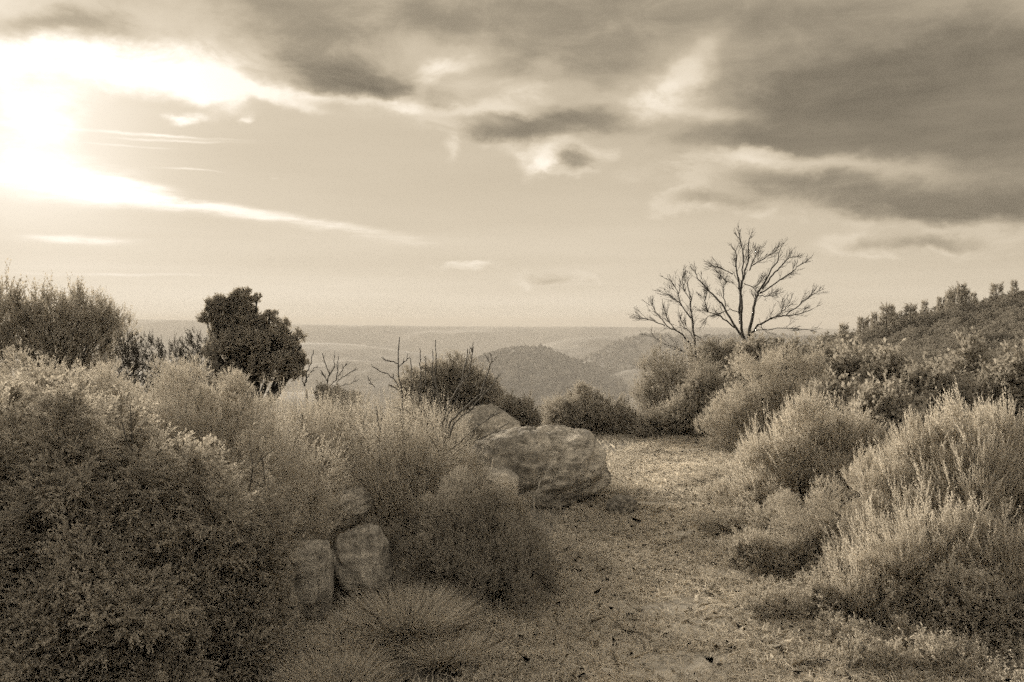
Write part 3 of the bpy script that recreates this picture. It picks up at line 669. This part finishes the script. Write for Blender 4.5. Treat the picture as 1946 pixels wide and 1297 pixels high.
# ------------------------------------------------------------------ bare trees and shrubs
def polyline(pts, d, rng, jit=.01, depth=0.0):
    P = [at(p[0], p[1], d) for p in pts]; P = np.array(P); n = len(P)
    P[:, 1] += np.linspace(0, 1, n) * depth
    # subdivide with a slight wander
    t = np.arange(n); tt = np.linspace(0, n - 1, (n - 1) * 4 + 1)
    Q = np.stack([np.interp(tt, t, P[:, i]) for i in range(3)], 1)
    Q[1:-1] += rng.normal(size=(len(Q) - 2, 3)) * jit
    return Q
def side_twigs(P, r, rng, L, n, lvl, paths, ang=.62, rmin_=.004):
    for _ in range(n):
        k = rng.integers(max(1, len(P) // 4), len(P)); k = min(k, len(P) - 1)
        T = unit(P[k] - P[k - 1]); tap = 1 - .55 * k / len(P); dv = unit(T + ang * unit(rng.normal(size=3)) + [0, 0, .12])
        l = L * tap * rng.uniform(.4, 1.15); m = 5; t = np.linspace(0, 1, m)[:, None]
        Q = P[k] + dv * l * t + np.array([0, 0, .07]) * l * t ** 2; Q[1:] += rng.normal(size=(m - 1, 3)) * l * .022
        rr = max(min(r[k] * .38, r[0] * .2), rmin_ * .6); ra = np.linspace(rr, max(rr * .35, rmin_ * .5), m)
        paths.append((Q, ra))
        if lvl: side_twigs(Q, ra, rng, L * .5, max(2, n // 2), lvl - 1, paths, ang, rmin_)
def bare(name, label, cat, d, base, limbs, r0, twigL, ntw, lvl, mat, seed, trunk=None, zsink=.3, limb_r=.55, rmin=.004):
    rng = np.random.default_rng(seed); b = at(base[0], base[1], d); gz = float(Gz(b[0], b[1]))
    root = empty(name, (b[0], b[1], gz)); o3 = np.array([b[0], b[1], gz]); tag(root, label, cat)
    gpt = np.array([b[0], b[1], gz - zsink])
    tp = np.array([gpt, (gpt * .5 + b * .5) + [.02, 0, 0], b]) if trunk is None else np.vstack([[gpt], polyline(trunk, d, rng, .006)])
    V, Fc = tubes([(tp, np.linspace(r0 * 1.25, r0 * .9, len(tp)))], 7)
    mesh_obj('trunk', V - o3, Fc, M[mat], root, smooth=True)
    for i, (pts, w, dep) in enumerate(limbs):
        P = polyline(pts, d, rng, .012 * d / 25, dep)
        r = np.linspace(r0 * limb_r * w, max(rmin, r0 * .07), len(P))
        paths = [(P, r)]; side_twigs(P, r, rng, twigL, ntw, lvl, paths, .62, rmin)
        V, Fc = tubes(paths, 5 if d < 12 else 4); COUNT[0] += len(Fc) * 2
        mesh_obj('limb', V - o3, Fc, M[mat], root, smooth=True)
    return root
def Z6(l): return [(1180 + x / 2.862, 420 + y / 2.862) for x, y in l]
def Z3(l): return [(550 + x / 3.19, 600 + y / 3.19) for x, y in l]
bare('dead_tree', 'tall bare dead tree with spreading forked limbs against the sky', 'tree', 22, (1419, 665), [
    (Z6([(675, 655), (650, 590), (645, 480), (640, 400), (612, 290), (605, 180), (575, 150)]), .8, -.5),
    (Z6([(650, 560), (650, 480), (665, 340), (690, 290), (712, 200), (720, 100), (735, 70)]), .8, .5),
    (Z6([(662, 330), (670, 200), (660, 110), (625, 60)]), .4, .2),
    (Z6([(700, 270), (740, 200), (790, 130)]), .35, .5), (Z6([(705, 250), (770, 210), (840, 160)]), .3, -.3),
    (Z6([(690, 640), (715, 540), (730, 450), (750, 390), (800, 310), (860, 220), (890, 130)]), .95, .2),
    (Z6([(770, 370), (840, 290), (900, 235), (960, 190), (1005, 185)]), .5, .8),
    (Z6([(755, 395), (850, 330), (920, 260), (950, 240)]), .4, -.6), (Z6([(750, 410), (820, 405), (880, 408)]), .25, .4),
    (Z6([(700, 625), (740, 570), (800, 530), (860, 518), (930, 510), (1000, 480)]), .6, -.6),
    (Z6([(900, 512), (980, 440), (1030, 400)]), .35, -.3), (Z6([(840, 522), (900, 480), (940, 440)]), .25, .3),
    (Z6([(672, 645), (600, 530), (560, 450), (500, 380), (440, 310), (430, 270)]), .7, .6),
    (Z6([(640, 600), (570, 545), (520, 520), (470, 500), (415, 480)]), .45, -.6), (Z6([(470, 500), (455, 430), (462, 380)]), .3, 0),
    (Z6([(572, 470), (565, 400), (572, 330)]), .3, .3), (Z6([(610, 290), (560, 260), (510, 240)]), .3, .2),
    (Z6([(612, 340), (560, 330), (520, 300)]), .25, -.4), (Z6([(645, 500), (600, 480), (560, 500), (500, 520), (470, 560)]), .25, .6),
    (Z6([(670, 340), (720, 360), (760, 340)]), .25, .1), (Z6([(720, 600), (760, 590), (850, 583), (970, 590)]), .25, -.7)],
    .105, .46, 13, 1, 'darkbark', 601, trunk=[(1418, 690), (1419, 665), (1417, 650)], limb_r=.42, rmin=.0045)
bare('dead_tree', 'smaller bare tree with long branches leaning left beside the tall one', 'tree', 19, (1323, 680), [
    (Z6([(405, 730), (395, 600), (382, 500), (375, 400), (360, 320)]), .8, 0), (Z6([(380, 530), (330, 450), (320, 380), (280, 310)]), .5, .4),
    (Z6([(330, 455), (290, 430), (240, 400)]), .35, -.3), (Z6([(400, 700), (330, 620), (240, 570), (180, 500), (150, 465)]), .6, -.5),
    (Z6([(240, 570), (180, 545), (110, 520)]), .35, .2), (Z6([(410, 740), (360, 715), (300, 690), (180, 630)]), .5, .6),
    (Z6([(378, 430), (350, 380), (345, 320)]), .3, .3), (Z6([(300, 600), (260, 540), (245, 480)]), .3, .3), (Z6([(398, 640), (350, 590), (310, 540)]), .3, -.3),
    (Z6([(400, 620), (440, 640), (460, 680)]), .3, .1)],
    .05, .45, 11, 1, 'darkbark', 602, limb_r=.6, rmin=.0045)
bare('bare_sapling', 'little bare sapling with upswept twigs just right of the round dark tree', 'sapling', 10.5, (620, 745), [
    (Z3([(225, 440), (240, 360), (200, 230)]), .9, 0), (Z3([(228, 400), (190, 330)]), .5, 0), (Z3([(238, 370), (270, 300), (260, 240)]), .6, .1),
    (Z3([(225, 450), (280, 390), (290, 290), (285, 250)]), .7, .1), (Z3([(285, 410), (340, 360), (415, 325)]), .5, -.1), (Z3([(290, 430), (350, 420), (405, 400)]), .4, 0), (Z3([(290, 370), (330, 320), (350, 290)]), .4, 0)],
    .016, .12, 4, 0, 'darkbark', 603, limb_r=.6)
bare('bare_sapling', 'few bare twigs touching the right side of the round dark tree', 'sapling', 10.5, (582, 740), [
    (Z3([(95, 430), (100, 360), (130, 290), (145, 210)]), .9, 0), (Z3([(95, 400), (125, 340), (160, 310)]), .6, .1), (Z3([(90, 430), (75, 360), (90, 300)]), .6, 0)],
    .014, .12, 3, 0, 'darkbark', 604, limb_r=.6)
bare('bare_shrub', 'thin bare shrub with one straight spike and crossed side twigs', 'shrub', 8.0, (765, 790), [
    (Z3([(690, 600), (685, 480), (655, 310), (668, 130)]), .9, 0), (Z3([(655, 290), (610, 280), (560, 268)]), .5, .1), (Z3([(665, 310), (700, 280), (735, 250)]), .5, -.1),
    (Z3([(683, 470), (640, 400), (590, 360), (495, 315)]), .45, .1), (Z3([(520, 440), (490, 410), (465, 375)]), .3, .1), (Z3([(684, 500), (650, 440), (600, 420)]), .4, 0)],
    .012, .07, 4, 0, 'darkbark', 605, limb_r=.75)
bare('bare_shrub', 'dark straight bare spikes standing before the middle juniper', 'shrub', 8.6, (815, 790), [
    (Z3([(870, 640), (885, 450), (888, 320), (886, 148)]), .8, 0), (Z3([(850, 620), (825, 450), (820, 280), (822, 250)]), .6, .1), (Z3([(840, 600), (800, 500), (800, 330), (800, 208)]), .6, -.1),
    (Z3([(870, 600), (860, 400), (857, 220)]), .5, .2), (Z3([(840, 640), (740, 420), (735, 270)]), .5, 0)],
    .010, .05, 5, 0, 'darkbark', 606, limb_r=.7)
bare('bare_shrub', 'tall bare shrub with pale branches fanning up to the right of the ridge', 'shrub', 6.6, (843, 900), [
    (Z3([(935, 900), (930, 700), (950, 560), (1050, 380), (1080, 200)]), .9, 0), (Z3([(1000, 480), (1090, 360), (1110, 190)]), .5, .1),
    (Z3([(940, 800), (980, 640), (1090, 540), (1160, 470), (1210, 330), (1230, 260)]), .8, -.1), (Z3([(935, 820), (1000, 650), (1110, 560), (1200, 460), (1250, 400), (1270, 360)]), .7, .1),
    (Z3([(940, 780), (950, 650), (960, 600), (1030, 480), (1035, 400)]), .5, 0), (Z3([(930, 700), (910, 540), (880, 400), (840, 350)]), .5, .1),
    (Z3([(935, 850), (1060, 740), (1160, 650), (1280, 580)]), .5, -.1), (Z3([(935, 900), (1050, 800), (1230, 720), (1330, 660)]), .4, .1), (Z3([(925, 850), (800, 650), (740, 600), (700, 560)]), .5, 0),
    (Z3([(930, 880), (780, 860), (680, 720), (660, 560)]), .5, .1), (Z3([(930, 900), (660, 860), (560, 700), (540, 580)]), .5, -.1), (Z3([(935, 860), (880, 700), (800, 560), (780, 460)]), .5, .1)],
    .022, .13, 5, 1, 'bark', 607, trunk=[(843, 960), (843, 900), (842, 870)], limb_r=.6, rmin=.0035)
bare('twig_branch', 'pale bare twig sticking up diagonally before the boulder face', 'twig', 6.0, (1018, 935), [
    (Z3([(1495, 1070), (1530, 1000), (1565, 940), (1600, 885)]), 1, 0)], .006, .03, 1, 0, 'twig', 608, trunk=[(1013, 990), (1018, 935)], limb_r=.9, rmin=.002)

# ------------------------------------------------------------------ rocks
def rock(name, label, d, cpx, cpy, size, rz, seed, tilt=0, sq=2.6, lichen=None, sub=(120, 70), strat=.02, rough=.05):
    """rounded weathered stone; size = half extents in metres"""
    nu, nv = sub; u = np.linspace(0, 2 * math.pi, nu, endpoint=False); v = np.linspace(-math.pi / 2, math.pi / 2, nv)
    U, Vv = np.meshgrid(u, v, indexing='ij')
    e = 2 / sq; f = lambda c: np.sign(c) * np.abs(c) ** e
    X = f(np.cos(Vv)) * f(np.cos(U)); Y = f(np.cos(Vv)) * f(np.sin(U)); Z = f(np.sin(Vv))
    D = np.stack([np.cos(Vv) * np.cos(U), np.cos(Vv) * np.sin(U), np.sin(Vv)], -1)
    def n3(s, sc): return fbm(D[..., 0] * sc + D[..., 2] * sc * .7 + 5, D[..., 1] * sc - D[..., 2] * sc * .9 + 9, s, 5, .6)
    disp = 1 + .16 * n3(seed, 1.6) + rough * n3(seed + 5, 6) + strat * np.sin(Z * 16 + 3 * n3(seed + 2, 1.5)) * (np.abs(D[..., 2]) < .9)
    P = np.stack([X, Y, Z], -1); rg = np.random.default_rng(seed)
    for _ in range(22):           # flat broken faces
        nn = unit(rg.normal(size=3)); dd_ = rg.uniform(.74, .98) * (np.abs(nn) ** 1.2).sum() * .92
        t_ = np.maximum(P @ nn - dd_, 0); P = P - t_[..., None] * nn * .9
    rid = 1 - np.abs(n3(seed + 11, 2.6)) * 5; rid2 = 1 - np.abs(n3(seed + 15, 5.0)) * 6
    disp = disp - .05 * np.clip(rid, 0, 1) ** 2 - .025 * np.clip(rid2, 0, 1) ** 2
    P = P * np.array(size) * disp[..., None]
    P[:, 0] = P[:, 0].mean(0); P[:, -1] = P[:, -1].mean(0)
    c, s = math.cos(rz), math.sin(rz); ct, st = math.cos(tilt), math.sin(tilt)
    P = P @ np.array([[ct, 0, st], [0, 1, 0], [-st, 0, ct]]); 
    P = P @ np.array([[c, s, 0], [-s, c, 0], [0, 0, 1]])
    i, j = np.meshgrid(np.arange(nu), np.arange(nv - 1), indexing='ij'); i2 = (i + 1) % nu
    Fc = np.stack([i * nv + j, i2 * nv + j, i2 * nv + j + 1, i * nv + j + 1], -1).reshape(-1, 4)
    o = mesh_obj(name, P.reshape(-1, 3), Fc, rock_mat(name + '_stone', lichen), smooth=True)
    o.location = tuple(float(q) for q in at(cpx, cpy, d)); tag(o, label, 'boulder' if size[0] > .3 else 'stone'); return o
rock('boulder', 'big long rounded boulder with a dark lichen-covered end beside the path', 8.2, 1005, 903, (.76, .40, .44), R(-42), 71, tilt=R(15), sq=2.3, rough=.10, lichen=((.33, -.30, -.10), .23), strat=.012)
rock('boulder', 'pale rounded hump of rock behind the big boulder, against the juniper', 9.3, 925, 835, (.36, .45, .34), R(10), 72, sq=2.2, strat=.012)
rock('stone', 'small dark stone lying on the path beside the big boulder', 7.4, 1181, 966, (.12, .10, .10), R(20), 73, sub=(60, 34), rough=.12, lichen=((0, -.1, 0), .3))
rock('boulder', 'squarish pale-topped rock at left of the rock pair above the grass', 4.9, 588, 1105, (.125, .16, .215), R(4), 74, sq=5, rough=.09)
rock('boulder', 'bigger round-shouldered rock at right of the pair above the grass', 5.15, 692, 1080, (.15, .17, .22), R(-12), 75, tilt=R(12), sq=3.0, rough=.10)
rock('boulder', 'smooth pale rock shoulder showing through the heath above the rock pair', 6.0, 658, 968, (.16, .2, .12), R(-20), 76, tilt=R(36), sq=2.3, rough=.09)
rock('boulder', 'pale lichened rock half hidden by heath in front of the big boulder', 6.9, 935, 925, (.2, .2, .14), R(15), 77)

# ------------------------------------------------------------------ grass
def grass(name, n, sampler, hmin, hmax, w, seed, lay=.5, mat='grass', lift=0):
    rng = np.random.default_rng(seed); x, y = sampler(rng, n); n = len(x); z = Gz(x, y) + lift
    P = np.stack([x, y, z], 1); h = rng.uniform(hmin, hmax, n)
    dirn = unit(np.stack([rng.normal(size=n) * lay, rng.normal(size=n) * lay, np.ones(n)], 1)); s = unit(np.cross(dirn, unit(rng.normal(size=(n, 3)))))
    bend = np.stack([rng.normal(size=n) * lay, rng.normal(size=n) * lay, -.3 * lay + 0 * x], 1) * .5
    m = P + dirn * (h * .55)[:, None]; tpt = P + (dirn + bend) * h[:, None]
    wv_ = w * rng.uniform(.6, 1.3, n)[:, None]
    V = np.stack([P - s * wv_, P + s * wv_, m + s * wv_ * .7, tpt, m - s * wv_ * .7], 1)
    tint = np.repeat(np.clip(.45 + .25 * fbm(x * 2.2, y * 3.3, seed, 3) * 1.6 + rng.normal(0, .18, n), 0, 1), 5)
    COUNT[0] += 3 * n
    tag(mesh_obj(name, V.reshape(-1, 3), np.arange(n * 5).reshape(-1, 5), M[mat], attrs={'tint': tint}), kind='stuff')
def on_path(rng, n):
    y = 1.5 + 11 * rng.uniform(0, 1, n) ** 1.25; c = np.interp(y, pp[:, 1], pp[:, 0]); w = np.interp(y, pp[:, 1], pp[:, 2])
    x = c + rng.uniform(-1.15, 1.15, n) * w
    k = fbm(x * 1.4, y * 3.2, 61, 4) + .45 * (np.abs(x - c) / w - .4) > -.34 + rng.normal(0, .15, n)
    return x[k], y[k]
grass('grass', 190000, on_path, .02, .075, .0026, 81, lay=1.1, lift=.022)
def verge(rng, n):
    x = rng.uniform(-5, 5.5, n); y = rng.uniform(2, 13, n); c = np.interp(y, pp[:, 1], pp[:, 0]); w = np.interp(y, pp[:, 1], pp[:, 2])
    k = (np.abs(x - c) > w * .85) & (np.abs(x) < y * .62 + .3); return x[k], y[k]
grass('grass', 120000, verge, .03, .10, .0018, 82, lay=.7)
def fringe(rng, n):
    y = 1.8 + 10.5 * rng.uniform(0, 1, n) ** 1.1; c = np.interp(y, pp[:, 1], pp[:, 0]); w = np.interp(y, pp[:, 1], pp[:, 2]); sd = rng.choice([-1, 1], n)
    off = np.abs(rng.normal(0, .38, n)) + .62 - .25 * rng.uniform(0, 1, n) ** 3; x = c + sd * w * off
    k = fbm(x * 2.5, y * 2.5, 66, 3) > -.05 + rng.normal(0, .2, n); return x[k], y[k]
rng = np.random.default_rng(77); fx, fy = fringe(rng, 6500)
P = np.stack([fx, fy, Gz(fx, fy) + .005], 1); A = unit(rng.normal(size=P.shape) * [.6, .6, .2] + [0, 0, .7])
kk = dict(KIND['heath']); kk.update(sl=.045, ns=4, ln=.05, nl=7, spread=1.1)
V, tint = shoots(P, A, kk, rng, 1.0, 1.1)
n2 = 9000; fx = rng.uniform(.9, 5.2, n2); fy = rng.uniform(3.2, 9.5, n2); ok = (fx > np.interp(fy, pp[:, 1], pp[:, 0] + pp[:, 2] * .95)); fx, fy = fx[ok], fy[ok]
P = np.stack([fx, fy, Gz(fx, fy) + .01], 1); A = unit(rng.normal(size=P.shape) * [.45, .45, .1] + [0, 0, .8])
kk.update(sl=.09, ln=.08, nl=9); V2, t2 = shoots(P, A, kk, rng, 1.0, 1.15); V = np.vstack([V, V2]); tint = np.concatenate([tint, t2]); n = len(V) // 4
tag(mesh_obj('ground_cover', V, np.arange(n * 4).reshape(-1, 4), M['heath'], attrs={'tint': tint}), kind='stuff')
def tuft(cx, cy, r):
    def f(rng, n):
        a = rng.uniform(0, 6.28, n); q = r * np.sqrt(rng.uniform(0, 1, n)); return cx + np.cos(a) * q, cy + np.sin(a) * q
    return f
def tussock(label, px, d, r, n, h, seed):
    rng = np.random.default_rng(seed); cx = (px - CX) / F * d; z = float(Gz(cx, d)); a = rng.uniform(0, 6.28, n); q = r * np.sqrt(rng.uniform(0, 1, n))
    off = np.stack([np.cos(a) * q, np.sin(a) * q, 0 * q], 1); out = np.stack([np.cos(a), np.sin(a), 0 * a], 1) * (q / r * .9)[:, None] + rng.normal(size=(n, 3)) * .18
    dirn = unit(out + [0, 0, 1]); L = h * rng.uniform(.6, 1.1, n); s = unit(np.cross(dirn, unit(rng.normal(size=(n, 3)))))
    w = .0012 * rng.uniform(.7, 1.3, n)[:, None]
    m = off + dirn * (L * .5)[:, None]; tp = off + dirn * L[:, None] + out * (L * .35)[:, None] - np.array([0, 0, 1]) * (L * .12)[:, None]
    V = np.stack([off - s * w, off + s * w, m + s * w * .8, tp, m - s * w * .8], 1)
    o = mesh_obj('grass_tuft', V.reshape(-1, 3), np.arange(n * 5).reshape(-1, 5), M['grass'], attrs={'tint': np.repeat(np.clip(.35 + rng.normal(0, .2, n), 0, 1), 5)})
    COUNT[0] += 3 * n
    o.location = (cx, d, z); tag(o, label, 'grass tuft', 'fine grass tufts at the bottom'); return o
tussock('fine arching grass tuft right of the rock pair', 775, 4.5, .16, 11000, .27, 91)
tussock('fine grass tuft in front of the bigger rock of the pair', 680, 4.3, .15, 7000, .17, 92)
tussock('fine grass tuft in front of the squarish rock', 570, 4.2, .15, 7000, .17, 93)
tussock('fine grass tuft at the bottom beside the dark rounded heath', 850, 4.2, .12, 5000, .15, 94)
tussock('fine grass tuft lowest in the picture below the rock pair', 640, 3.9, .15, 7000, .16, 95)
print('TRIANGLES approx', COUNT[0])
